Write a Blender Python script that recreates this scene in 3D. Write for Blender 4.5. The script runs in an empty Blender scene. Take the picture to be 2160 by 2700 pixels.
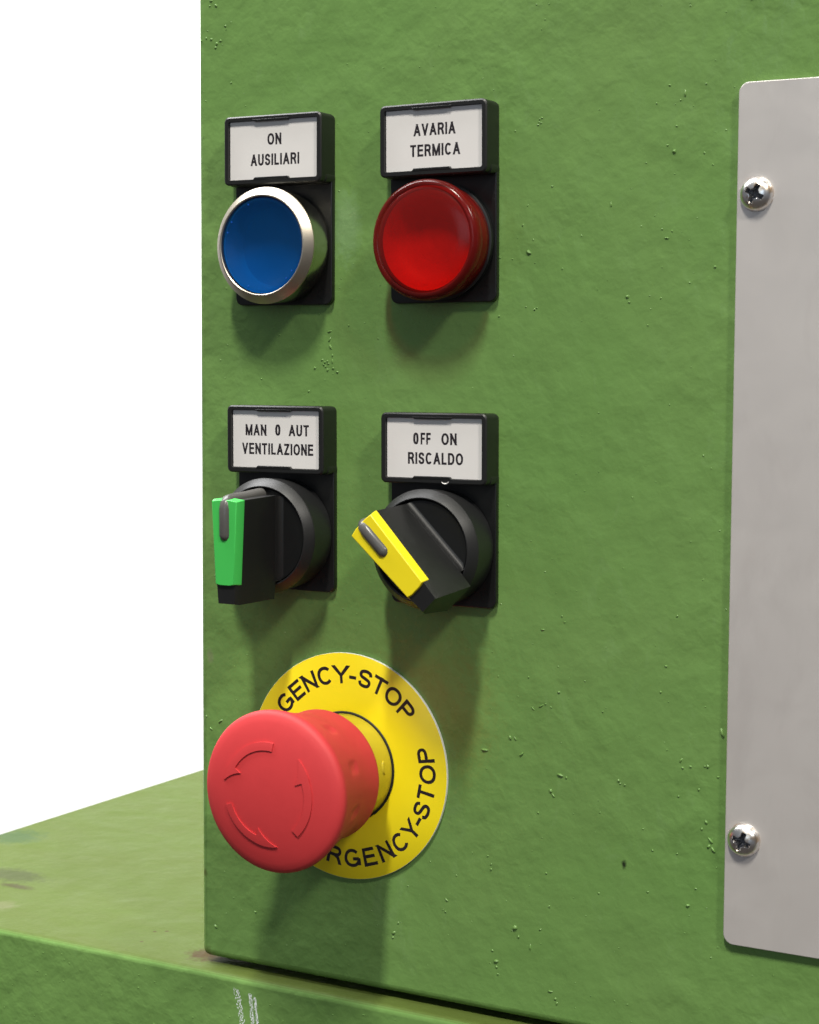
import bpy, bmesh, math, random
from mathutils import Vector, Matrix
random.seed(7)
sc = bpy.context.scene
col = sc.collection
MM = 0.001

# ------------------------------------------------------------------ camera
# scene millimetres: x to the right along the cabinet face, y up, z out of the face
def V(x, y, z=0.0):
    return Vector((x, -z, y)) * MM

cam_data = bpy.data.cameras.new('camera')
cam = bpy.data.objects.new('camera', cam_data)
col.objects.link(cam)
yaw, pitch, roll = 0.5153, -0.0817, 0.0047
fw = Vector((-math.sin(yaw)*math.cos(pitch), math.sin(pitch), -math.cos(yaw)*math.cos(pitch)))
rt0 = Vector((math.cos(yaw), 0, -math.sin(yaw)))
up0 = rt0.cross(fw)
rt = rt0*math.cos(roll) + up0*math.sin(roll)
up = -rt0*math.sin(roll) + up0*math.cos(roll)
def W(v): return Vector((v.x, -v.z, v.y))
m = Matrix((W(rt), W(up), -W(fw))).transposed().to_4x4()
m.translation = V(286.88, -62.62, 414.05)
cam.matrix_world = m
cam_data.sensor_fit = 'HORIZONTAL'
cam_data.sensor_width = 36.0
cam_data.lens = 4929.48/2160*36.0
cam_data.clip_start = 0.01
cam_data.clip_end = 100
cam_data.dof.use_dof = True
cam_data.dof.focus_distance = 0.497
cam_data.dof.aperture_fstop = 64
sc.camera = cam

# ------------------------------------------------------------------ light
world = bpy.data.worlds.new('World')
sc.world = world
world.use_nodes = True
wt_ = world.node_tree                       # dim workshop: paler ceiling, darker brown floor
wc_ = wt_.nodes.new('ShaderNodeTexCoord'); ws_ = wt_.nodes.new('ShaderNodeSeparateXYZ'); wr_ = wt_.nodes.new('ShaderNodeValToRGB')
wm_ = wt_.nodes.new('ShaderNodeMapRange'); wm_.inputs[1].default_value = -1; wm_.inputs[2].default_value = 1
wt_.links.new(wc_.outputs['Generated'], ws_.inputs[0]); wt_.links.new(ws_.outputs[2], wm_.inputs[0]); wt_.links.new(wm_.outputs[0], wr_.inputs[0])
for e_, (p_, c_) in zip([wr_.color_ramp.elements[0], wr_.color_ramp.elements[1], wr_.color_ramp.elements.new(.5)],
                        [(.25, (.42, .36, .32, 1)), (.85, (1.35, 1.5, 1.75, 1)), (.5, (.8, .85, .95, 1))]):
    e_.position = p_; e_.color = c_
wt_.links.new(wr_.outputs[0], wt_.nodes['Background'].inputs[0])
wt_.nodes['Background'].inputs[1].default_value = 0.16

def area_lamp(name, loc, target, sx, sy, power, color):
    d = bpy.data.lights.new(name, 'AREA')
    d.shape = 'RECTANGLE'; d.size = sx; d.size_y = sy
    d.energy = power; d.color = color
    o = bpy.data.objects.new(name, d)
    col.objects.link(o)
    o.location = loc
    o.rotation_euler = (Vector(target) - Vector(loc)).to_track_quat('-Z', 'Y').to_euler()
    return o
AIM = V(50, -110, 0)
def from_dir(dx, dy, dz, dist):
    return AIM + V(dx, dy, dz).normalized()*dist
area_lamp('ceiling_lamp', from_dir(.26, 1.68, 1.0, 4.0), AIM, .20, .70, 158, (1.0, .975, .87))
area_lamp('ceiling_lamp', from_dir(1.6, 1.6, 1.0, 4.0), AIM, .40, .40, 72, (1.0, .95, .86))
area_lamp('fill_lamp', from_dir(.2, .25, 1.0, 2.6), AIM, 1.6, 1.0, 7.5, (.70, .86, 1.0))  # added soft cool fill from the camera side, not a known fixture
area_lamp('backdrop_lamp', (-1.1, .2, 1.5), (-1.25, 1.5, -.75), 1.6, 1.2, 108, (1, 1, 1))  # added lamp that keeps the blank backdrop white

sc.view_settings.view_transform = 'Standard'
sc.view_settings.look = 'None'
sc.view_settings.gamma = 1
sc.view_settings.exposure = 0

# ------------------------------------------------------------------ materials
class NT:
    def __init__(s, name):
        s.m = bpy.data.materials.new(name); s.m.use_nodes = True
        s.t = s.m.node_tree; s.n = s.t.nodes; s.l = s.t.links
        s.b = s.n['Principled BSDF']
        s.tc = s.n.new('ShaderNodeTexCoord')
    def new(s, typ, **kw):
        n = s.n.new(typ)
        for k, v in kw.items():
            if hasattr(n, k): setattr(n, k, v)
            else: n.inputs[k.replace('_', ' ')].default_value = v
        return n
    def link(s, a, b): s.l.new(a, b)
    def noise(s, scale, detail=3, rough=.5, dist=0, vec=None, stretch=None, out='Fac'):
        n = s.new('ShaderNodeTexNoise', Scale=scale, Detail=detail, Roughness=rough, Distortion=dist)
        v = vec or s.tc.outputs['Object']
        if stretch:
            mp = s.new('ShaderNodeMapping'); mp.inputs['Rotation'].default_value = stretch[0]; mp.inputs['Scale'].default_value = stretch[1]
            s.link(v, mp.inputs[0]); v = mp.outputs[0]
        s.link(v, n.inputs['Vector'])
        return n.outputs[out]
    def ramp(s, src, pts):
        r = s.new('ShaderNodeValToRGB')
        e = r.color_ramp.elements
        while len(e) < len(pts): e.new(.5)
        for q, (p, c) in zip(e, pts):
            q.position = p; q.color = c if len(c) == 4 else (*c, 1)
        s.link(src, r.inputs[0]); return r.outputs[0]
    def math(s, op, a, b=None):
        n = s.new('ShaderNodeMath', operation=op)
        for i, x in enumerate((a, b)):
            if x is None: continue
            if isinstance(x, (int, float)): n.inputs[i].default_value = x
            else: s.link(x, n.inputs[i])
        return n.outputs[0]
    def mix(s, f, a, b):
        n = s.new('ShaderNodeMix', data_type='RGBA')
        for i, x in ((0, f), (6, a), (7, b)):
            if isinstance(x, (int, float)): n.inputs[i].default_value = x
            elif isinstance(x, tuple): n.inputs[i].default_value = (*x, 1)
            else: s.link(x, n.inputs[i])
        return n.outputs[2]
    def bump(s, h, dist, strength=1.0, prev=None):
        n = s.new('ShaderNodeBump'); n.inputs['Strength'].default_value = strength; n.inputs['Distance'].default_value = dist
        s.link(h, n.inputs['Height'])
        if prev: s.link(prev, n.inputs['Normal'])
        s.link(n.outputs[0], s.b.inputs['Normal']); return n.outputs[0]
    def base(s, x):
        if isinstance(x, tuple): s.b.inputs['Base Color'].default_value = (*x, 1)
        else: s.link(x, s.b.inputs['Base Color'])
    def set(s, **kw):
        for k, v in kw.items(): s.b.inputs[k.replace('_', ' ')].default_value = v
    def spot(s, p, r, soft=.35, wob=.5, nscale=300, stretch=(1, 1, 1)):
        """mask round point p (metres) of radius r with a ragged rim"""
        mp = s.new('ShaderNodeVectorMath', operation='SUBTRACT'); s.link(s.tc.outputs['Object'], mp.inputs[0]); mp.inputs[1].default_value = p
        ml = s.new('ShaderNodeVectorMath', operation='MULTIPLY'); s.link(mp.outputs[0], ml.inputs[0]); ml.inputs[1].default_value = stretch
        le = s.new('ShaderNodeVectorMath', operation='LENGTH'); s.link(ml.outputs[0], le.inputs[0])
        d = s.math('DIVIDE', le.outputs['Value'], r)
        n = s.noise(nscale, 4, .6)
        d = s.math('ADD', d, s.math('MULTIPLY', s.math('SUBTRACT', n, .5), wob*2))
        mr = s.new('ShaderNodeMapRange', clamp=True); s.link(d, mr.inputs[0])
        mr.inputs[1].default_value = 1+soft; mr.inputs[2].default_value = 1-soft
        mr.inputs[3].default_value = 0; mr.inputs[4].default_value = 1
        return mr.outputs[0]

GREEN = (.142, .262, .068)
def paint(name, spots=(), bumpy=1.0, gloss=(.22, .34), ior=1.45, dusty=False):
    t = NT(name)
    c = t.mix(t.ramp(t.noise(14, 4, .55), [(.3, (0, 0, 0)), (.7, (1, 1, 1))]), (.134, .262, .066), (.150, .262, .074))
    c = t.mix(t.math('MULTIPLY', t.noise(160, 5, .6, 1.2), .22), c, (.165, .30, .085))
    # worn rub marks, slightly paler
    w = t.ramp(t.noise(70, 6, .68, 2.0, stretch=((.3, .5, .2), (1, 1, .45))), [(.60, (0, 0, 0)), (.74, (.30, .30, .30))])
    c = t.mix(w, c, (.20, .33, .13))
    # faint grime specks
    g = t.ramp(t.noise(900, 2, .5), [(.76, (0, 0, 0)), (.82, (.35, .35, .35))])
    c = t.mix(g, c, (.07, .09, .03))
    if dusty:                                  # oily dust on upward faces, painted darker against the strong top light
        geo = t.new('ShaderNodeNewGeometry'); sp = t.new('ShaderNodeSeparateXYZ'); t.link(geo.outputs['True Normal'], sp.inputs[0])
        up_ = t.ramp(sp.outputs[2], [(.55, (0, 0, 0)), (.95, (1, 1, 1))])
        dn = t.ramp(t.noise(55, 5, .62, .6, stretch=((0, 0, .5), (.5, 1.6, 1))), [(.30, (.84,)*3), (.70, (1, 1, 1))])
        c = t.mix(t.math('MULTIPLY', up_, dn), c, (.096, .132, .028))
        c = t.mix(t.math('MULTIPLY', t.noise(1100, 3, .7, stretch=((0, 0, .4), (.5, 1.5, 1))), up_), c, (.070, .095, .019))
    for p, r, colr, amt, st in spots:
        c = t.mix(t.math('MULTIPLY', t.spot(p, r, .38, 1.0, 520, st), amt), c, colr)
    t.base(c)
    t.set(IOR=ior)
    t.link(t.ramp(t.noise(90, 3, .6), [(.3, (gloss[0],)*3), (.7, (gloss[1],)*3)]), t.b.inputs['Roughness'])
    # orange peel that comes and goes over the panel
    am = t.ramp(t.noise(22, 3, .5), [(.30, (.45,)*3), (.68, (1, 1, 1))])
    b1 = t.bump(t.math('MULTIPLY', t.noise(92, 1.6, .38, .3, stretch=((0, .5, 0), (1, 1, .8))), am), .00104*bumpy)
    b2 = t.bump(t.math('MULTIPLY', t.noise(280, 2.0, .5, .2), am), .00033*bumpy, prev=b1)
    b3 = t.bump(t.noise(2600, 2, .6), .00002*bumpy, prev=b2)
    return t.m
RUST = (.06, .03, .012)
M = {}
M['paint'] = paint('green_paint', [
    ((-.0125, -.001, -.2290), .0030, RUST, .75, (1, 1, 1)),
    ((-.0128, -.0005, -.2045), .0012, RUST, .7, (1, 1, 1)),
    ((.1128, 0, -.1850), .0006, (.01, .012, .008), .95, (1, 1, .6)),
    ((-.0135, 0, -.1640), .0014, (.55, .58, .42), .7, (1.6, 1, .25)),
    ((-.0135, 0, -.1730), .0012, (.55, .58, .42), .6, (1.6, 1, .3)),
    ((.0330, 0, -.0290), .0040, (.20, .34, .16), .45, (1, 1, .5)),
    ((-.0100, 0, -.1440), .0010, (.20, .24, .12), .6, (1, 1, .6)),
    ((.0630, 0, -.1500), .012, (.19, .22, .05), .35, (1, 1, .7))])  # last spot paints in yellow bounce and knob shadow beside the disc
M['ledge_paint'] = paint('weathered_green_paint', [
    ((-.118, .040, -.2301), .0060, (.045, .05, .022), .65, (.55, 1, 1)),
    ((-.108, .031, -.2301), .0030, (.05, .035, .02), .7, (.5, 1.6, 1)),
    ((-.150, .078, -.2301), .0085, (.05, .09, .035), .8, (1, 1, 1)),
    ((-.098, .013, -.2301), .0040, (.20, .18, .12), .3, (1, 1, 1)),
    ((-.015, .006, -.2301), .0050, RUST, .85, (1, 1, 1)),
    ((-.039, .006, -.2301), .00050, RUST, .9, (1, 1, 1)),
    ((-.0415, .0155, -.2301), .00055, RUST, .9, (1, 1, 1)),
    ((-.0385, .0175, -.2301), .00055, RUST, .9, (1, 1, 1))], 1.2, (.58, .70), 1.2, True)

def plastic(name, c, rough=.4, grain=.00001, gscale=6000, dust=None, ior=1.46, vary=.06, sss=0):
    t = NT(name)
    c2 = tuple(min(1, x*(1+vary*2)+.002) for x in c)
    q = t.mix(t.noise(250, 4, .6), c, c2)
    if dust:
        d = t.ramp(t.noise(1500, 3, .6), [(dust, (0, 0, 0)), (dust+.035, (.5, .5, .5))])
        q = t.mix(d, q, (.30, .27, .22))
    t.base(q)
    t.set(Roughness=rough, IOR=ior)
    if grain: t.bump(t.noise(gscale, 2, .6), grain)
    if sss: t.set(Subsurface_Weight=sss, Subsurface_Scale=.002)
    return t.m
M['black'] = plastic('black_plastic', (.0085, .0085, .0085), .42, .000012, 5000, dust=.755)
M['black_satin'] = plastic('satin_black_plastic', (.011, .011, .0115), .44, .00002, 4200, dust=.75)
M['black_gloss'] = plastic('smooth_black_plastic', (.006, .006, .006), .33, .000006, 5000, dust=.76)
M['card'] = plastic('white_card', (.70, .67, .66), .55, .000004, 3000, vary=.02)
M['clear'] = None
M['ink'] = plastic('black_print', (.012, .008, .012), .6, 0)
M['red'] = plastic('matte_red_plastic', (.55, .036, .040), .60, .000018, 2600, dust=.77, sss=.0)
M['yellow_disc'] = plastic('yellow_plastic', (.95, .77, .012), .36, .000004, 2500, vary=.02)
M['yellow_collar'] = plastic('glossy_yellow_plastic', (.52, .42, .025), .16, 0)
M['white_edge'] = plastic('white_plastic', (.85, .85, .78), .4, 0)
M['green_insert'] = plastic('bright_green_plastic', (.055, .48, .085), .36, .000006, 3500, vary=.03)
M['yellow_insert'] = plastic('bright_yellow_plastic', (.82, .66, .012), .36, .000006, 3500, vary=.03)
M['smoke'] = plastic('smoky_grey_plastic', (.075, .072, .068), .30, .00001, 3500, vary=.15)
M['rubber'] = plastic('black_rubber', (.008, .008, .007), .6, .00002, 3000)
M['dirt'] = plastic('pale_scratched_paint', (.62, .66, .66), .6, .00003, 3000, vary=.2)

def metal(name, c, rough, vary=.12, tint=None, aniso=0):
    t = NT(name)
    q = t.mix(t.noise(500, 4, .6), tuple(x*(1-vary) for x in c), c)
    if tint: q = t.mix(t.ramp(t.noise(450, 3, .6, .5), [(.50, (0, 0, 0)), (.66, (1, 1, 1))]), q, tint)
    t.base(q); t.set(Metallic=1.0, Roughness=rough)
    t.bump(t.noise(3000, 3, .6), .000006)
    return t.m
M['satin_metal'] = metal('satin_nickel', (.56, .50, .41), .40)
M['polished_metal'] = metal('polished_nickel', (.50, .47, .38), .22)
M['grime_shade'] = plastic('dark_grime_and_shade', (.035, .038, .048), .28, .00002, 3000)
M['zinc'] = metal('bright_zinc', (.95, .93, .92), .28, tint=(.62, .47, .33))
t = NT('matt_aluminium')
q = t.mix(t.noise(25, 4, .6), (.65, .60, .58), (.69, .645, .615))
q = t.mix(t.ramp(t.noise(1300, 2, .5), [(.72, (0, 0, 0)), (.80, (.35,)*3)]), q, (.80, .78, .74))
sm = t.ramp(t.noise(38, 5, .65, 1.5, stretch=((0, .2, 0), (1, 1, .5))), [(.52, (0, 0, 0)), (.72, (.22,)*3)])
q = t.mix(sm, q, (.50, .45, .43))
t.base(q); t.set(Metallic=.45)
t.link(t.ramp(t.noise(60, 4, .6, 1.0), [(.3, (.33,)*3), (.7, (.47,)*3)]), t.b.inputs['Roughness'])
b1 = t.bump(t.noise(900, 4, .7, stretch=((0, 0, 0), (1, 1, .04))), .000012)
t.bump(t.noise(4500, 3, .7), .000012, prev=b1)
M['plate'] = t.m
t = NT('white_backdrop_paint'); t.base(t.mix(t.noise(3, 3, .5), (.86, .86, .86), (.88, .88, .88))); t.set(Roughness=.9); M['backdrop'] = t.m

def tinted(name, tint, surf, rough, fac, bumpn=None):
    """see-through coloured plastic: tinted straight transmission under a glossy skin"""
    t = NT(name); t.n.remove(t.b)
    out = t.n['Material Output']
    tr = t.new('ShaderNodeBsdfTransparent'); tr.inputs[0].default_value = (*tint, 1)
    df = t.new('ShaderNodeBsdfPrincipled'); df.inputs['Base Color'].default_value = (*surf, 1); df.inputs['Roughness'].default_value = rough
    df.inputs['IOR'].default_value = 1.55
    mx = t.new('ShaderNodeMixShader')
    fr = t.new('ShaderNodeLayerWeight'); fr.inputs['Blend'].default_value = .35
    f = t.math('ADD', t.math('MULTIPLY', fr.outputs['Facing'], .35), fac)
    t.link(f, mx.inputs[0]); t.link(tr.outputs[0], mx.inputs[1]); t.link(df.outputs[0], mx.inputs[2]); t.link(mx.outputs[0], out.inputs[0])
    bn = t.new('ShaderNodeBump'); bn.inputs['Distance'].default_value = .00003 if bumpn else .00002
    if bumpn == 'rings':
        w = t.new('ShaderNodeTexWave', wave_type='RINGS', rings_direction='Y')
        w.inputs['Scale'].default_value = 750; w.inputs['Distortion'].default_value = 0
        t.link(t.tc.outputs['Object'], w.inputs['Vector']); t.link(w.outputs['Fac'], bn.inputs['Height'])
    else: t.link(t.noise(2500, 3, .6), bn.inputs['Height'])
    t.link(bn.outputs[0], df.inputs['Normal'])
    return t.m
M['blue_pip'] = plastic('blue_plastic', (.0, .07, .38), .35, 0)
M['red_lens'] = tinted('red_translucent_plastic', (.95, .17, .12), (.16, .012, .010), .20, .34)
M['red_cup'] = plastic('red_reflector', (.72, .052, .028), .5, 0)
M['red_board'] = plastic('dim_red_board', (.62, .047, .027), .5, 0, vary=.4)
M['red_dark'] = plastic('dark_red_body', (.16, .010, .008), .3, 0)
M['blue_lens'] = tinted('blue_translucent_plastic', (.03, .52, .86), (.001, .06, .16), .30, .34, 'rings')
M['blue_cup'] = plastic('blue_reflector', (.0, .31, .53), .45, 0)

# ------------------------------------------------------------------ mesh helpers
def empty(name, loc, label=None, cat=None, group=None, kind=None, rotz=0):
    o = bpy.data.objects.new(name, None); col.objects.link(o)
    o.empty_display_size = .005
    o.location = loc
    o.rotation_euler = (0, -rotz, 0)
    for k, val in (('label', label), ('category', cat), ('group', group), ('kind', kind)):
        if val: o[k] = val
    return o
def obj(name, me, mat, parent=None, smooth=True, angle=35, bevel=0, seg=3, label=None):
    o = bpy.data.objects.new(name, me); col.objects.link(o)
    if mat and not me.materials: me.materials.append(mat)
    if parent: o.parent = parent
    if smooth:
        me.shade_smooth(); me.set_sharp_from_angle(angle=math.radians(angle))
    if bevel:
        b = o.modifiers.new('bevel', 'BEVEL'); b.width = bevel*MM; b.segments = seg; b.limit_method = 'ANGLE'; b.angle_limit = math.radians(30)
        b.harden_normals = False
    if label: o['label'] = label
    return o
def mesh(name, verts, faces):
    me = bpy.data.meshes.new(name)
    me.from_pydata([tuple(V(*p)) for p in verts], [], faces)
    bm = bmesh.new(); bm.from_mesh(me); bmesh.ops.recalc_face_normals(bm, faces=bm.faces); bm.to_mesh(me); bm.free()
    me.update()
    return me
def rrect(x0, y0, x1, y1, r, n=5):
    pts = []
    for cx, cy, a in ((x1-r, y1-r, 0), (x0+r, y1-r, 90), (x0+r, y0+r, 180), (x1-r, y0+r, 270)):
        for i in range(n+1):
            t = math.radians(a+90*i/n); pts.append((cx+r*math.cos(t), cy+r*math.sin(t)))
    return pts
def prism(pts, z0, z1):
    n = len(pts)
    vs = [(x, y, z0) for x, y in pts]+[(x, y, z1) for x, y in pts]
    fs = [tuple(range(n)), tuple(range(n, 2*n))]+[(i, (i+1) % n, n+(i+1) % n, n+i) for i in range(n)]
    return mesh('prism', vs, fs)
def loft(loops, cap=True):
    """loops: list of equal length lists of (x,y,z)"""
    n = len(loops[0]); vs = [p for l in loops for p in l]; fs = []
    for k in range(len(loops)-1):
        for i in range(n): fs.append((k*n+i, k*n+(i+1) % n, (k+1)*n+(i+1) % n, (k+1)*n+i))
    if cap: fs += [tuple(range(n)), tuple(range((len(loops)-1)*n, len(loops)*n))]
    return mesh('loft', vs, fs)
def lathe(prof, n=96, close0=False, close1=False):
    loops = [[(r*math.cos(2*math.pi*i/n), r*math.sin(2*math.pi*i/n), z) for i in range(n)] for r, z in prof]
    vs = [p for l in loops for p in l]; fs = []
    for k in range(len(loops)-1):
        for i in range(n): fs.append((k*n+i, k*n+(i+1) % n, (k+1)*n+(i+1) % n, (k+1)*n+i))
    if close0: vs.append((0, 0, prof[0][1])); c = len(vs)-1; fs += [(c, i, (i+1) % n) for i in range(n)]
    if close1:
        vs.append((0, 0, prof[-1][1])); c = len(vs)-1; o_ = (len(loops)-1)*n
        fs += [(c, o_+i, o_+(i+1) % n) for i in range(n)]
    return mesh('lathe', vs, fs)
def tube(path, r, n=14, cap0=True):
    """path in the y,z plane of a knob; round section, hemispherical start"""
    loops = []
    P = [Vector((0, y, z)) for y, z in path]
    dirs = []
    for i in range(len(P)):
        a = P[max(i-1, 0)]; b = P[min(i+1, len(P)-1)]; dirs.append((b-a).normalized())
    X = Vector((1, 0, 0))
    def ring(c, d, rr):
        nrm = X.cross(d).normalized()
        return [tuple(c + X*rr*math.cos(2*math.pi*i/n)+nrm*rr*math.sin(2*math.pi*i/n)) for i in range(n)]
    for k in range(5, 0, -1):
        a = math.radians(88*k/5); loops.append(ring(P[0]-dirs[0]*r*math.sin(a), dirs[0], r*math.cos(a)))
    for c, d in zip(P, dirs): loops.append(ring(c, d, r))
    return loft(loops)

# ------------------------------------------------------------------ lettering (own stroke letters)
def arc(cx, cy, rx, ry, a0, a1, n=20, p=2.3):
    out = []
    for i in range(n+1):
        a = math.radians(a0+(a1-a0)*i/n); c, s = math.cos(a), math.sin(a)
        out.append((cx+rx*math.copysign(abs(c)**(2/p), c), cy+ry*math.copysign(abs(s)**(2/p), s)))
    return out
def crom(pts, n=5):
    P = [pts[0]]+pts+[pts[-1]]; out = []
    for i in range(1, len(P)-2):
        for k in range(n):
            t = k/n
            out.append(tuple(.5*((2*P[i][j])+(-P[i-1][j]+P[i+1][j])*t+(2*P[i-1][j]-5*P[i][j]+4*P[i+1][j]-P[i+2][j])*t*t+(-P[i-1][j]+3*P[i][j]-3*P[i+1][j]+P[i+2][j])*t**3) for j in (0, 1)))
    return out+[pts[-1]]
CL = 'closed'
def glyph(ch):
    """width (cap height 1) and strokes in a unit box"""
    g = {
     'A': (.72, [[(0, -.02), (.5, 1)], [(1, -.02), (.5, 1)], [(.17, .30), (.83, .30)]]),
     'C': (.70, [arc(.5, .5, .5, .5, 40, 320, 28, 2.15)]),
     'D': (.68, [[(0, 0), (0, 1)], [(0, 1)]+arc(.4, .5, .6, .5, 90, -90, 18, 2.3)+[(0, 0)]]),
     'E': (.60, [[(0, 0), (0, 1)], [(0, 1), (1, 1)], [(0, .53), (.93, .53)], [(0, 0), (1.02, 0)]]),
     'F': (.56, [[(0, 0), (0, 1)], [(0, 1), (1, 1)], [(0, .5), (.85, .5)]]),
     'G': (.76, [arc(.5, .5, .5, .5, 42, 345, 30, 2.15), [(.54, .44), (1, .44)], [(1, .49), (1, .02)]]),
     'I': (.0, [[(.5, 0), (.5, 1)]]),
     'L': (.54, [[(0, 0), (0, 1)], [(0, 0), (1, 0)]]),
     'M': (.82, [[(0, 0), (0, 1)], [(1, 0), (1, 1)], [(0.02, 1), (.5, 0)], [(.98, 1), (.5, 0)]]),
     'N': (.66, [[(0, 0), (0, 1)], [(1, 0), (1, 1)], [(0, 1), (1, 0)]]),
     'O': (.76, [(CL, arc(.5, .5, .5, .5, 0, 360, 36, 2.15)[:-1])]),
     '0': (.52, [(CL, arc(.5, .5, .5, .5, 0, 360, 36, 2.4)[:-1])]),
     'P': (.62, [[(0, 0), (0, 1)], [(0, 1)]+arc(.55, .74, .45, .26, 90, -90, 14)+[(0, .48)]]),
     'R': (.66, [[(0, 0), (0, 1)], [(0, 1)]+arc(.55, .75, .43, .25, 90, -90, 14)+[(0, .5)], [(.52, .5), (.80, .36), (.93, .16), (1, 0)]]),
     'S': (.62, [crom([(.97, .74), (.86, .93), (.5, 1.0), (.14, .93), (.03, .76), (.14, .6), (.5, .51), (.88, .41), (.99, .24), (.86, .06), (.5, 0), (.12, .07), (0, .28)])]),
     'T': (.62, [[(0, 1), (1, 1)], [(.5, 0), (.5, 1)]]),
     'U': (.66, [[(0, 1), (0, .4)]+arc(.5, .36, .5, .36, 180, 360, 16, 2.2)+[(1, .4), (1, 1)]]),
     'V': (.70, [[(0, 1.02), (.5, 0)], [(1, 1.02), (.5, 0)]]),
     'Y': (.72, [[(0, 1.02), (.5, .42)], [(1, 1.02), (.5, .42)], [(.5, 0), (.5, .44)]]),
     'Z': (.62, [[(0, 1), (1, 1)], [(.97, 1), (.03, 0)], [(0, 0), (1, 0)]]),
     '-': (.34, [[(0, .36), (1, .36)]]),
    }
    return g[ch]
def clip(poly, ax, val, keep_less):
    out = []
    ins = lambda p: (p[ax] <= val+1e-9) if keep_less else (p[ax] >= val-1e-9)
    for i in range(len(poly)):
        a, b = poly[i-1], poly[i]
        if ins(a) != ins(b):
            t = (val-a[ax])/(b[ax]-a[ax]); out.append((a[0]+(b[0]-a[0])*t, a[1]+(b[1]-a[1])*t))
        if ins(b): out.append(b)
    return out
def glyph_polys(ch, wscale, wt):
    """polygons in units of cap height; returns (advance width, polys)"""
    w, strokes = glyph(ch)
    w = w*wscale
    if ch != 'I': w = max(w, wt)
    else: w = wt
    polys = []
    for s in strokes:
        closed = s[0] == CL
        pts = s[1] if closed else s
        P = [(wt/2+u*(w-wt), wt/2+v*(1-wt)) for u, v in pts]
        n = len(P); L = []; R = []
        if not closed:
            def extend(a, b):
                if not (abs(a[0]-b[0]) < .01 or abs(a[1]-b[1]) < .01 or a[1] < wt*.6 or a[1] > 1-wt*.6): return a
                dx, dy = a[0]-b[0], a[1]-b[1]; d = math.hypot(dx, dy) or 1; e = wt*(.5 if abs(dx) < .01 or abs(dy) < .01 else 1.3)
                return (a[0]+dx/d*e, a[1]+dy/d*e)
            if n <= 4 and ch not in 'CGS':
                a_, b_ = extend(P[0], P[1]), extend(P[-1], P[-2])
                P[0], P[-1] = a_, b_
            elif ch == 'U': P[0] = extend(P[0], P[1]); P[-1] = extend(P[-1], P[-2])
        for i in range(n):
            a = P[i-1] if (closed or i) else P[i]; b = P[i]; c = P[(i+1) % n] if (closed or i < n-1) else P[i]
            d1 = Vector((b[0]-a[0], b[1]-a[1])); d2 = Vector((c[0]-b[0], c[1]-b[1]))
            if d1.length < 1e-9: d1 = d2
            if d2.length < 1e-9: d2 = d1
            d1.normalize(); d2.normalize(); d = (d1+d2)
            d = d.normalized() if d.length > 1e-6 else d1
            k = 1/max(.5, d.dot(d1)); nx, ny = -d.y*wt/2*k, d.x*wt/2*k
            L.append((b[0]+nx, b[1]+ny)); R.append((b[0]-nx, b[1]-ny))
        for i in range(n if closed else n-1):
            j = (i+1) % n
            q = [L[i], L[j], R[j], R[i]]
            for ax, val, kl in ((1, 0, False), (1, 1, True)):
                if q: q = clip(q, ax, val, kl)
            if len(q) >= 3: polys.append(q)
    return w, polys
def text_mesh(items):
    """items: list of (polys already in mm (x,y), z); flat print, strokes a hair apart so they never share a plane"""
    vs, fs = [], []
    for k, (poly, z) in enumerate(items):
        zz = z+.0006*(k % 23)
        b = len(vs); vs += [(x, y, zz) for x, y in poly]; fs.append(tuple(range(b, b+len(poly))))
    me = bpy.data.meshes.new('print'); me.from_pydata([tuple(V(*p)) for p in vs], [], fs); me.update()
    bm = bmesh.new(); bm.from_mesh(me)
    for f in bm.faces:
        f.normal_update()
        if f.normal.y > 0: f.normal_flip()
    bm.to_mesh(me); bm.free()
    return me
def text_line(s, x0, x1, ybase, cap, wt, z):
    """set a word so that it spans exactly x0..x1"""
    gl = [glyph_polys(c, .92, wt) for c in s]
    gap = .12
    total = sum(g[0] for g in gl)+gap*(len(gl)-1)
    sx = (x1-x0)/total
    items = []; x = x0
    for w, polys in gl:
        for p in polys: items.append(([(x+a*sx, ybase+b*cap) for a, b in p], z))
        x += (w+gap)*sx
    return items

# ------------------------------------------------------------------ setting
def tag(o, label=None, cat=None, group=None, kind=None):
    for k, val in (('label', label), ('category', cat), ('group', group), ('kind', kind)):
        if val: o[k] = val
    return o
bd = bpy.data.meshes.new('backdrop_sheet')
bd.from_pydata([(-6, 1.5, -2.5), (3, 1.5, -2.5), (3, 1.5, 3), (-6, 1.5, 3)], [], [(0, 1, 2, 3)])
tag(obj('white_backdrop', bd, M['backdrop'], smooth=False), kind='structure')  # added white sheet standing in for the blank background

def box(x0, x1, y0, y1, z0, z1):
    return prism([(x0, y0), (x1, y0), (x1, y1), (x0, y1)], z0, z1)

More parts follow.
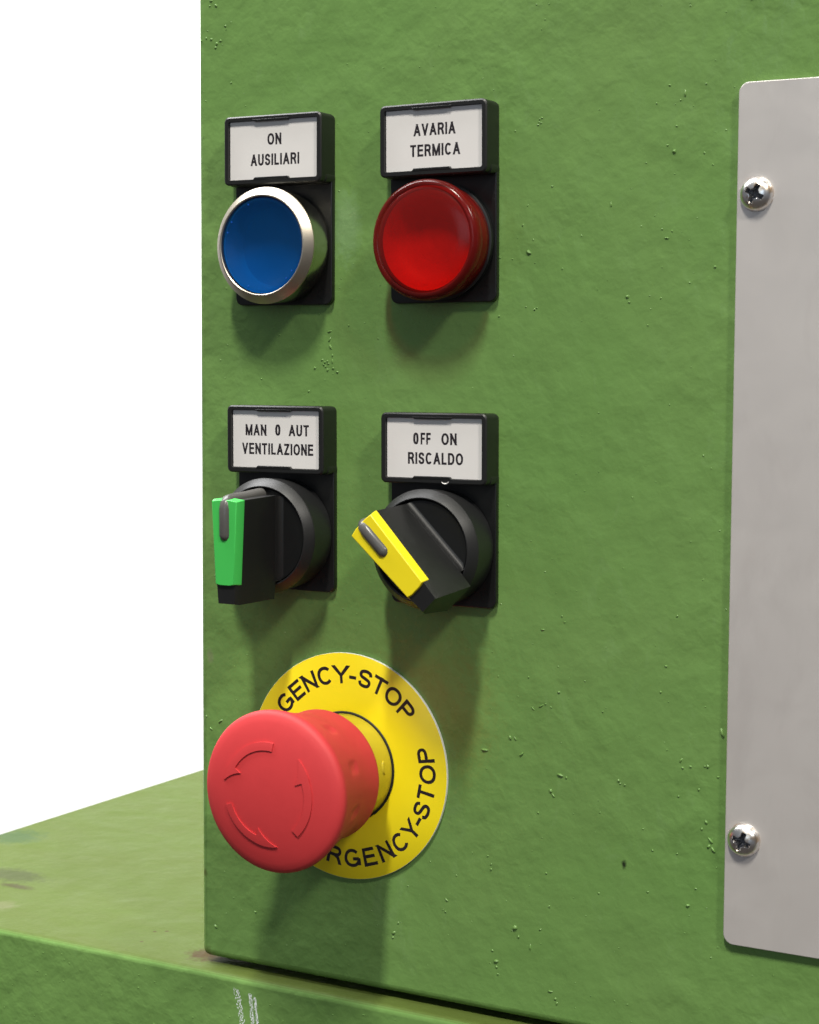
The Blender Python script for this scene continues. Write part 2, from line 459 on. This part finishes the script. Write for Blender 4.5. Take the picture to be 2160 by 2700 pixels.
# cabinet ------------------------------------------------------------
cab = empty('control_cabinet', V(0, 0, 0), 'green painted steel control cabinet with thick glossy uneven paint carrying the switches', 'cabinet')
body = obj('body', box(-13.6, 330, -228.3, 190, -240, 0), M['paint'], cab, bevel=2.2, seg=5)
nib = [(88.1, -4.7, 1), (88.7, -4.4, 1), (87.9, -5.4, 1), (88.5, -5.6, 1), (87.7, -6.0, 1), (125.4, -0.9, 2, 90), (124.3, -2.4, 1), (123.4, -8.3, 1), (121.2, -12.6, 1), (122.9, -14.1, 2.5), (130.3, -14.8, 1), (107.1, -25.8, 1.6, 90), (120.2, -32.0, 1), (122.7, -32.5, 1), (121.4, -34.1, 1.3, 0), (91.6, -20.9, 1), (83.8, -29.9, 1), (85.5, -36.6, 2.5), (94.5, -40.7, 0.8), (111.6, -47.6, 2), (112.1, -48.9, 1.2), (84.9, -49.8, 0.8), (87.2, -50.4, 1.2), (87.8, -50.1, 0.8), (77.5, -52.0, 1), (133.4, -41.0, 1.6), (120.1, -48.1, 0.8), (116.9, -54.4, 1), (121.5, 1.2, 1), (130.5, 0.9, 1), (118.3, -2.8, 0.8), (103.7, -3.3, 0.8), (115.9, -16.4, 0.8), (132.4, -17.6, 0.8), (77.7, -37.7, 0.8), (81.1, -38.1, 0.8), (90.3, -129.0, 1.4, 0), (96.3, -126.7, 1), (95.5, -125.3, 1), (122.9, -135.3, 1.2), (125.5, -123.1, 1), (86.6, -141.2, 1), (94.9, -144.2, 1.5), (91.3, -147.5, 1), (90.1, -148.1, 1.5, 30), (87.9, -148.9, 1.2, -45), (92.8, -148.1, 1), (81.7, -156.9, 2), (74.4, -160.8, 2.4, 0), (84.8, -160.8, 2, 40), (83.1, -157.0, 1.2, -60), (106.7, -147.9, 1), (121.6, -141.7, 1.2), (95.5, -164.8, 2.4, -10), (97.2, -165.3, 1.4), (93.0, -169.1, 2.3), (93.7, -170.1, 1.4, -50), (89.6, -175.0, 1.2), (111.1, -164.4, 1.6), (111.5, -165.1, 1), (112.7, -165.3, 1), (127.5, -159.4, 1.4), (129.5, -158.9, 1.4), (127.0, -157.7, 1.5, 60), (133.8, -158.4, 1.5), (133.1, -158.4, 1), (136.4, -160.6, 1.2), (126.6, -166.4, 1.1), (131.7, -164.2, 1.3), (120.2, -180.4, 1.1), (126.5, -180.4, 1), (133.7, -171.8, 1.8), (132.6, -173.6, 1.2), (134.9, -176.1, 2, -50), (134.4, -177.5, 2), (135.5, -178.2, 2, -50), (76.6, -189.9, 1.1), (76.6, -191.2, 1.5), (75.6, -187.9, 1), (92.0, -190.0, 1.2), (131.3, -188.2, 1.1), (119.1, -190.8, 1), (106.3, -193.0, 1), (129.4, -192.6, 2.2), (137.3, -150.0, 3, -70), (93.0, -198.2, 1), (4.7, -213.2, 1.5), (-8.5, -219.3, 1.8), (63.9, -201.0, 1.4, -40), (63.6, -204.1, 1.3), (49.7, -209.3, 1.2), (48.3, -212.1, 2), (48.0, -213.4, 1.5), (83.5, -205.2, 3.4), (84.5, -207.4, 1.6), (87.8, -209.6, 1.8, 90), (77.2, -212.1, 1.3), (78.2, -214.7, 2.6), (78.4, -216.2, 1.4), (78.8, -218.0, 1.2), (93.4, -219.9, 1.6, 0), (94.9, -221.6, 1.5), (95.3, -222.7, 1.5), (90.5, -204.6, 1.2), (92.9, -198.4, 1), (-7.3, 30.6, 1.8), (-9.3, 30.6, 1.2), (-8.9, 32.0, 1.8), (-10.5, 22.3, 1.2), (-8.9, 21.9, 1.6), (-5.9, 21.3, 1.5), (-7.1, 20.6, 1.8), (-7.5, 19.6, 1.5), (-2.5, 10.1, 1.3), (-12.2, 21.7, 1), (-4.3, 25.0, 1.2), (28.3, -55.6, 1.4, 20), (28.3, -57.8, 1.4, 60), (28.6, -59.5, 1.8, -60), (29.2, -61.8, 1.3), (26.0, -63.0, 1.3), (26.9, -63.6, 1.3), (27.6, -63.3, 1.3), (29.2, -63.4, 1.3, 90), (26.5, -64.2, 1.2), (27.9, -63.9, 1.2), (23.8, -65.1, 1.4), (27.1, -64.7, 1.2), (27.7, -65.6, 1.4), (29.4, -65.1, 1.6), (30.7, -66.1, 1.5), (21.9, -71.2, 1), (34.1, -54.1, 1), (12.9, -56.5, 0.8), (7.0, -68.1, 0.8), (-11.4, -160.7, 1), (-9.8, -164.0, 1.4, -30), (-6.7, -161.6, 2, 35), (-12.6, -168.5, 1.5, 10)]
def blob(vs, fs, x, y, r, ang=None, h=None):
    b = len(vs); n = 9
    a = math.radians(ang) if ang is not None else random.uniform(0, 6.28)
    sx = 1.9 if ang is not None else random.uniform(.9, 1.35); sy = .62 if ang is not None else random.uniform(.75, 1.0)
    h = h or r*.8
    jit = [random.uniform(.82, 1.2) for _ in range(n)]
    for rr, hh in ((1.0, -.03), (.86, .30), (.55, .80), (.22, 1.0)):
        for i in range(n):
            t = 2*math.pi*i/n; u = r*rr*sx*jit[i]*math.cos(t); w = r*rr*sy*jit[i]*math.sin(t)
            vs.append((x+u*math.cos(a)-w*math.sin(a), y+u*math.sin(a)+w*math.cos(a), h*hh))
    for k in range(3):
        for i in range(n): fs.append((b+k*n+i, b+k*n+(i+1) % n, b+(k+1)*n+(i+1) % n, b+(k+1)*n+i))
    fs.append(tuple(b+3*n+i for i in range(n)))
vs, fs = [], []
for p in [q_ for q_ in nib if q_[0] > -12.3]: blob(vs, fs, p[0], p[1], .21*p[2]+.06, p[3] if len(p) > 3 else None)
for i in range(420):
    x = random.uniform(-12, 165); y = random.uniform(-225, 40)
    blob(vs, fs, x, y, random.choice((.12, .14, .16, .2, .26)), h=random.uniform(.07, .16))
o = obj('paint_bumps', mesh('bumps', vs, fs), M['paint'], cab, angle=80); o['kind'] = 'stuff'

led = empty('machine_ledge', V(0, -230.1, 0), 'green painted machine ledge with a flat top running under the cabinet', 'ledge')
led.location = V(0, 0, 0)
obj('slab', box(-158, 330, -330, -230.1, -230, 5.4), M['ledge_paint'], led, bevel=1.9, seg=5)
vs, fs = [], []
for i in range(160):
    x = random.uniform(-110, 60); y = random.uniform(-270, -233)
    b0 = len(vs); blob(vs, fs, x, y, random.choice((.12, .16, .22, .3)), h=.12)
    for k in range(b0, len(vs)): vs[k] = (vs[k][0], vs[k][1], vs[k][2]+5.4)
o = obj('paint_bumps', mesh('bumps', vs, fs), M['ledge_paint'], led, angle=80); o['kind'] = 'stuff'
# scraped white streaks on the ledge front
vs, fs = [], []
for (xa, ya, xb, yb, wd) in ((2.0, -233.4, 4.0, -243, .95), (6.4, -234.0, 7.4, -243, .6), (8.0, -234.8, 9.0, -243, .35)):
    for i in range(120):
        t = (i+random.uniform(-.4, .4))/120; x = xa+(xb-xa)*t+random.uniform(-wd, wd); y = ya+(yb-ya)*t; l = random.uniform(.3, .85); w = random.uniform(.08, .30)
        b = len(vs); z = 5.425+.0006*(len(vs) % 31)
        l *= .6; vs += [(x, y, z), (x+w*.9, y+random.uniform(-.1, .1), z), (x+w*random.uniform(.7, 1.1), y-l, z), (x+random.uniform(-.08, .08), y-l*.8, z)]; fs.append((b, b+1, b+2, b+3))
sc_o = obj('paint_scrape', mesh('scrape', vs, fs), M['dirt'], led, smooth=False); sc_o['kind'] = 'stuff'

# aluminium plate ------------------------------------------------------
pl = empty('metal_plate', V(139, -100, 0), 'grey satin aluminium plate with rounded corners at right edge of the green cabinet', 'plate')
pl_pts = rrect(138.9, -199.9, 300, .45, 2.5, 8)
pl_pts = [(x-139, y+100) for x, y in pl_pts]
obj('plate_sheet', prism(pl_pts, .25, 1.55), M['plate'], pl, bevel=.18, seg=2)
def screw_mesh(rot):
    n, R, rings = 128, 4.0, 46
    vs, fs = [], []
    def smooth(a, b, x):
        t = min(1, max(0, (x-a)/(b-a))); return t*t*(3-2*t)
    for k in range(rings+1):
        r = R*k/rings
        for i in range(n):
            t = 2*math.pi*i/n; x, y = r*math.cos(t), r*math.sin(t)
            z = 2.55*math.sqrt(max(0, 1-(r/R)**2.6))**1.15
            z = min(z, 2.55)
            a = t-rot; u, w = r*math.cos(a), r*math.sin(a)
            def arm(u, w):
                return (1-smooth(.48, .60, abs(w)))*(1-smooth(2.0, 2.3, abs(u)))
            dd = max(arm(u, w), arm(w, u))
            core = 1-smooth(.8, 1.25, r)
            dep = max(dd*(2.2-.25*r), core*2.1)
            vs.append((x, y, z-dep))
    for k in range(rings):
        for i in range(n): fs.append((k*n+i, k*n+(i+1) % n, (k+1)*n+(i+1) % n, (k+1)*n+i))
    me = mesh('screw', vs, fs)
    me.materials.append(M['zinc']); me.materials.append(M['grime_shade'])
    for f in me.polygons:                     # bottom of the cross coloured dark: dirt plus painted-in shade
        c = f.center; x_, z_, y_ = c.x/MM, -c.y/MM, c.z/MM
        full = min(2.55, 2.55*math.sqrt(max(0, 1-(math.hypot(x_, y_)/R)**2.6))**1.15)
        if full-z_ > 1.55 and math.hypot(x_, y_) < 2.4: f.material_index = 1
    return me
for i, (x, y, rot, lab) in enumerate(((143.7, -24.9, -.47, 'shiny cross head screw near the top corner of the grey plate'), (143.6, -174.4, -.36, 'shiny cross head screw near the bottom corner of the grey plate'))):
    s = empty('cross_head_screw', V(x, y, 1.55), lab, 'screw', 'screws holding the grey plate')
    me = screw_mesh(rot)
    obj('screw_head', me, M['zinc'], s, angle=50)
    obj('shank', lathe([(1.9, -1.2), (1.9, .2)], 24, True, True), M['zinc'], s)

# ------------------------------------------------------------------ legend holders and controls
def holder(root, lines):
    """legend holder, local origin on the control's axis; top left corner of the holder is (-15, 33.7)"""
    hx, hy = -15.0, 33.7
    base = obj('mounting_plate', prism([(hx+x, hy+y) for x, y in rrect(0, -48.7, 30, -15, 2.0)], .15, 1.7), M['black_gloss'], root, bevel=.25)
    obj('moulded_ring', lathe([(1.15, 1.69), (1.15, 1.78), (1.28, 1.78), (1.28, 1.69)], 32), M['black_gloss'], base).location = V(27.1+hx, -45.8+hy, 0)
    outer = lambda g: [(hx+x, hy+y) for x, y in rrect(g, -17.66+g, 30-g, -g, 1.4-g*.5)]
    inner = lambda g: [(hx+x, hy+y) for x, y in rrect(1.35-g, -16.35-g, 28.65+g, -1.2+g, .55)]
    def L(pts, z): return [(x, y, z) for x, y in pts]
    me = loft([L(outer(.12), .15), L(outer(0), 1.0), L(outer(0), 6.75), L(outer(.35), 7.05), L(inner(-0.05+.1), 7.05), L(inner(0), 6.8), L(inner(0), 5.9)], cap=False)
    fr = obj('label_frame', me, M['black'], root, angle=30)
    bk = [(hx+x, hy+y) for x, y in rrect(1.0, -16.7, 29.0, -.9, .5)]
    obj('back_board', prism(bk, .3, 5.95), M['black'], fr, smooth=False)
    # lower side step and the two clips that hold the card
    obj('skirt', prism([(hx+x, hy+y) for x, y in rrect(.0-.08, -17.75, 30.08, -14.9, 1.1)], .2, 4.6), M['black'], fr, bevel=.2)
    for (ya, yb, s) in ((-.95, -1.55, 1), (-16.5, -15.75, -1)):
        obj('clip', prism([(hx+9.0, hy+ya), (hx+20.4, hy+ya), (hx+19.8, hy+yb), (hx+9.7, hy+yb)], 6.35, 7.14), M['black_gloss'], fr, bevel=.12, seg=2)
    card = obj('label_card', prism([(hx+x, hy+y) for x, y in rrect(1.45, -16.25, 28.55, -1.3, .2, 2)], 5.97, 6.20), M['card'], root, smooth=False)
    items = []
    for (s, x0, x1, yb) in lines:
        items += text_line(s, hx+x0, hx+x1, hy+yb, 2.95, .188, 6.206)
    obj('lettering', text_mesh(items), M['ink'], card, smooth=False)
    return fr

AX = {1: (15, -33.7, -.0015), 2: (47.5+15, .04-33.6, .0083), 3: (15.79, -74.96-33.7, .0038), 4: (63.05, -76.0-33.7, .0051)}

# 1: blue push button
r = empty('push_button', V(*AX[1][:2]), 'blue push button in a silver ring under a label reading ON AUSILIARI', 'push button', rotz=AX[1][2])
holder(r, [('ON', 13.1, 17.4, -7.6), ('AUSILIARI', 7.9, 22.9, -12.8)])
obj('metal_sleeve', lathe([(13.7, 1.6), (13.9, 2.2), (14.35, 2.6), (14.6, 5), (14.75, 9.6)]), M['polished_metal'], r)
obj('metal_bezel', lathe([(14.75, 9.6), (14.92, 9.8), (14.95, 10.25), (14.8, 10.45), (12.95, 12.05), (12.7, 12.1), (12.5, 11.95), (12.42, 10.0)]), M['satin_metal'], r, angle=28)
ring_prof = [(0.02, 9.4)]
k = 0
R_ = .35
while R_ < 9.6:
    ring_prof += [(R_, 9.40-.012*R_+.06*(k % 2))]; R_ += .19; k += 1
b = obj('reflector', lathe([(12.3, 11.0), (12.0, 10.7), (11.4, 6.4), (10.2, 5.0), (7, 4.5), (3.0, 4.3), (0.02, 4.3)], 96, False, True), M['blue_cup'], r)
cap = obj('blue_lens', lathe([(12.35, 9.5), (12.35, 11.35), (12.2, 11.6), (11.9, 11.66), (11.3, 11.62), (10.9, 11.45), (7, 11.1), (3, 10.95), (0.02, 10.9)], 96, False, True), M['blue_lens'], r)
# small moulded pips round the lens rim
for a in (112, 147, -36, -49, 162, -112):
    t = math.radians(a)
    obj('pip', lathe([(.30, 0), (.26, .12), (.02, .2)], 10, False, True), M['blue_pip'], cap).location = V(11.3*math.cos(t), 11.3*math.sin(t), 11.5)

# 2: red pilot light
r = empty('pilot_light', V(*AX[2][:2]), 'red translucent domed pilot light under a label reading AVARIA TERMICA', 'pilot light', rotz=AX[2][2])
holder(r, [('AVARIA', 9.3, 21.0, -7.85), ('TERMICA', 8.3, 22.3, -12.9)])
obj('base_ring', lathe([(13.7, 1.6), (14.4, 1.9), (14.5, 3.4), (14.0, 3.6), (13.4, 3.6)]), M['black'], r)
obj('reflector', lathe([(12.3, 10.2), (12.0, 9.9), (11.5, 7.6), (10.5, 5.9), (9.0, 4.8), (7.0, 4.2), (5.4, 4.0)], 96), M['red_cup'], r)
obj('lamp_board', lathe([(5.5, 4.02), (4, 4.05), (0.02, 4.05)], 96, False, True), M['red_board'], r)
obj('inner_sleeve', lathe([(13.35, 2.0), (13.4, 9.8), (12.9, 10.6), (12.32, 10.4), (12.3, 4)], 96), M['red_dark'], r)
obj('red_lens', lathe([(13.9, 3.4), (14.1, 7.4), (13.9, 7.7), (13.9, 8.0), (14.6, 8.3), (14.8, 9.0), (14.8, 10.4), (14.55, 11.2), (13.9, 11.75), (13.2, 11.9), (12.9, 11.75), (12.6, 11.9), (11.8, 12.25), (9.5, 12.65), (6, 13.0), (3, 13.15), (0.02, 13.2)], 96, False, True), M['red_lens'], r, angle=40)

# 3, 4: selector switches
def outline(T, B, E, yt, yb, ye):
    return [(-T, yt), (T, yt), (B, yb), (E, ye), (-E, ye), (-B, yb)]
def selector(idx, label, insert_mat, deg, lines, insert_name):
    r = empty('selector_switch', V(*AX[idx][:2]), label, 'switch', 'black selector switches', rotz=AX[idx][2])
    fr = holder(r, lines)
    if idx == 4: chip(fr)
    obj('bezel', lathe([(13.6, 1.6), (14.4, 1.9), (14.6, 5), (15.0, 10.6), (15.05, 11.0), (14.9, 11.35), (13.1, 13.15), (12.9, 13.15), (12.75, 12.95), (12.7, 10.5)]), M['black_satin'], r, angle=25)
    rr = Matrix.Rotation(0, 4, 'Y')
    k = obj('knob_handle', None or knob_mesh(), M['black'], r, angle=30, bevel=.38, seg=3)
    k.rotation_euler = (0, -math.radians(deg), 0)
    obj('dial', lathe([(12.45, 10.6), (12.45, 12.2), (12.25, 12.42), (0.02, 12.42)], 96, False, True), M['black_gloss'], k, angle=25)
    def L(pts, z): return [(x, y, z) for x, y in pts]
    o_ = lambda T, B, yt, yb: [(-T, yt), (-1.9, yt+.35), (1.9, yt+.35), (T, yt), (B, yb), (B*.5, yb-.32), (-B*.5, yb-.32), (-B, yb)]
    ins = loft([L(o_(4.68, 3.60, 10.55, -11.0), 27.4), L(o_(4.66, 3.56, 10.5, -11.0), 27.9), L(o_(3.75, 2.75, 10.1, -10.8), 29.85)])
    obj(insert_name, ins, insert_mat, k, angle=25, bevel=.16, seg=2)
    obj('pointer', tube([(1.7, 29.05), (5, 29.05), (8.2, 29.05), (9.4, 28.75), (10.0, 28.05), (10.25, 26.5), (10.5, 20), (10.9, 14.2), (10.9, 13.4)], 1.72), M['smoke'], k, angle=60)
    return r
def chip(fr):
    """pale nick in the lower clip of one holder"""
    loops = []
    for i in range(13):
        t = math.radians(200+150*i/12); c = Vector((-15+18.5+1.0*math.cos(t), 33.7-16.75+.75*math.sin(t), 7.12)); w = .16*math.sin(math.pi*(i+.6)/13.2)+.02
        loops.append([tuple(c+Vector((math.cos(t)*w*math.cos(a), math.sin(t)*w*math.cos(a), w*math.sin(a)))) for a in (0, 1.57, 3.14, 4.71)])
    obj('nick', loft(loops), M['card'], fr)
def knob_mesh():
    def L(T, B, E, yt, yb, ye, z): return [(x, y, z) for x, y in outline(T, B, E, yt, yb, ye)]
    loops = []
    for k in range(8):                       # concave fillet where the grip rises out of the dial
        t = math.radians(90*k/7); e = 1.7*(1-math.sin(t)); z = 12.35+1.7*(1-math.cos(t))
        loops.append(L(5.1+e, 5.0+e, 4.9+e*.3, 10.9-e*.45, -9.9, -11.4+e*.1, z))
    loops += [L(5.08, 4.95, 4.5, 10.9, -10.9, -15.9, 14.06), L(4.60, 3.52, 3.05, 10.5, -11, -16.1, 27.7), L(3.75, 2.8, 2.4, 10.1, -10.9, -15.8, 29.15)]
    vs, fs = [p for l in loops for p in l], []
    n = 6
    for k in range(len(loops)-1):
        for i in range(n): fs.append((k*n+i, k*n+(i+1) % n, (k+1)*n+(i+1) % n, (k+1)*n+i))
    fs += [tuple(range(n)), tuple((len(loops)-1)*n+i for i in range(n))]
    return mesh('knob', vs, fs)
selector(3, 'black selector switch with bright green marker upright below the MAN 0 AUT VENTILAZIONE label', M['green_insert'], 0,
         [('MAN', 5.4, 12.0, -7.9), ('0', 14.75, 16.4, -7.8), ('AUT', 19.0, 25.2, -7.85), ('VENTILAZIONE', 4.3, 26.5, -12.8)], 'green_marker')
selector(4, 'black selector switch with yellow marker turned left below the OFF ON RISCALDO label', M['yellow_insert'], 45.2,
         [('0', 8.95, 10.5, -7.9), ('FF', 11.1, 14.0, -7.9), ('ON', 17.0, 21.3, -7.9), ('RISCALDO', 7.45, 23.1, -12.8)], 'yellow_marker')

# 5: emergency stop
r = empty('emergency_stop_button', V(34.28, -169.29), 'large red mushroom emergency stop button on a round yellow disc', 'emergency stop')
disc = obj('legend_disc', lathe([(14.3, .15), (30, .15), (30, .97), (29.95, 1.01), (14.3, 1.0)]), M['white_edge'], r, angle=30)
obj('yellow_face', lathe([(14.3, 1.03), (29.93, 1.03), (29.97, .99)]), M['yellow_disc'], disc, angle=60)
items = []
def ring_text(chars, inner):
    for ch, a in chars:
        w, polys = glyph_polys(ch, 1.32, .18)
        cap_h = 4.85; t = math.radians(a)
        for p in polys:
            q = []
            for (u, v) in p:
                lx = (u-w/2)*cap_h
                if inner: rad = 21.9+v*cap_h; th = t-lx/24.3       # tops point outwards
                else: rad = 26.8-v*cap_h; th = t+lx/24.3           # tops point to the middle
                q.append((rad*math.cos(th), rad*math.sin(th)))
            items.append((q, 1.04))
ring_text(list(zip('EMERGENCY-STOP', (196, 183, 169.5, 156.5, 141.5, 129.5, 118, 106, 94, 85.5, 76.5, 66, 54.5, 42.5))), True)
ring_text(list(zip('EMERGENCY-STOP', (-137, -124.5, -111, -98.5, -85.5, -73, -60.5, -48, -36.5, -29, -21.5, -10.5, 1.3, 13))), False)
obj('lettering', text_mesh(items), M['ink'], disc, smooth=False)
obj('seal_ring', lathe([(13.9, .9), (14.5, .95), (14.62, 1.2), (14.4, 1.42), (13.9, 1.45)], 96), M['rubber'], r)
collar = obj('yellow_collar', lathe([(14.0, .9), (14.0, 12.0), (13.5, 12.6), (9, 12.6)]), M['yellow_collar'], r)
t_ = math.radians(8)
# crescent catch moulded in the collar
vs, fs = [], []
n = 10
for i in range(n+1):
    a = -75+150*i/n; t = math.radians(a); th = .30*math.sin(math.pi*i/n)+.02
    y = 1.9*math.sin(t); z = 5.0+1.0*math.cos(t)
    for rr, dz in ((14.0, th), (14.4, 0), (14.0, -th)):
        an = t_+y/14.0; vs.append((rr*math.cos(an), rr*math.sin(an), z+dz))
for i in range(n):
    for j in range(2): fs.append((i*3+j, (i+1)*3+j, (i+1)*3+j+1, i*3+j+1))
obj('catch', mesh('catch', vs, fs), M['yellow_collar'], collar, angle=60)
DOME = [(20.35, 34.4), (20.3, 35.0), (19.9, 35.7), (19.2, 36.2), (17.5, 36.85), (15, 37.5), (12, 38.1), (9, 38.5), (6, 38.8), (3, 38.95), (0.02, 39.0)]
SIDE = []
for i in range(36):
    z = 13.8+19.4*i/35; f = (z-13.8)/19.4
    SIDE.append((16.95-.15*math.sin(math.pi*min(1, f*2))+3.2*f**1.9, z))
head = obj('push_head', lathe([(11, 12.7), (15.6, 12.3), (16.7, 12.5), (17.0, 13.1)]+SIDE+[(20.25, 33.8)]+DOME, 192, False, True), M['red'], r, angle=60)
me_ = head.data                              # thumb dents in the side of the head
for v_ in me_.vertices:
    x_, z_, y_ = v_.co.x/MM, -v_.co.y/MM, v_.co.z/MM
    if 14 < z_ < 33.5:
        rr_ = math.hypot(x_, y_); a_ = math.degrees(math.atan2(y_, x_)); dd_ = 0
        for c_ in range(-160, 200, 36):
            da_ = (a_-c_+180) % 360-180
            dd_ += .42*math.exp(-(da_*.3/1.35)**4-((z_-25.5)/2.4)**4)
        k_ = (rr_-dd_)/rr_; v_.co.x *= k_; v_.co.z *= k_
me_.shade_smooth(); me_.set_sharp_from_angle(angle=math.radians(60))
def dome_z(rad):
    P = DOME
    for i in range(len(P)-1):
        if P[i+1][0] <= rad <= P[i][0]:
            t = (P[i][0]-rad)/(P[i][0]-P[i+1][0]); return P[i][1]+(P[i+1][1]-P[i][1])*t
    return 39
def arrow(a_tail, a_head, a_tip):
    """raised curved arrow: band from tail to head, then a wider head to the tip (angles grow counter clockwise)"""
    vs, fs = [], []
    secs = []
    N = 16
    for i in range(N+1):
        a = a_tail+(a_head-a_tail)*i/N; secs.append((a, 10.95, 12.95))
    secs.append((a_head+.3, 8.9, 13.0))
    for i in range(1, 9):
        f = i/8; secs.append((a_head+(a_tip-a_head)*f, 8.9+(13.2-8.9)*f, 13.0+.25*f))
    M_ = 4
    for a, ri, ro in secs:
        t = math.radians(a)
        for k in range(M_+1):
            rad = ri+(ro-ri)*k/M_; vs.append((rad*math.cos(t), rad*math.sin(t), dome_z(rad)+.36))
        for rad in (ro, ri): vs.append((rad*math.cos(t), rad*math.sin(t), dome_z(rad)-.2))
    S = M_+3
    for i in range(len(secs)-1):
        for j in range(S):
            fs.append((i*S+j, i*S+(j+1) % S, (i+1)*S+(j+1) % S, (i+1)*S+j))
    fs += [tuple(range(S)), tuple((len(secs)-1)*S+j for j in range(S))]
    me = mesh('arrow', vs, fs)
    return obj('raised_arrow', me, M['red'], head, angle=40)
arrow(82, 149, 171); arrow(-162, -106, -78); arrow(-47, 21, 47)
# dimples moulded in the waist of the head
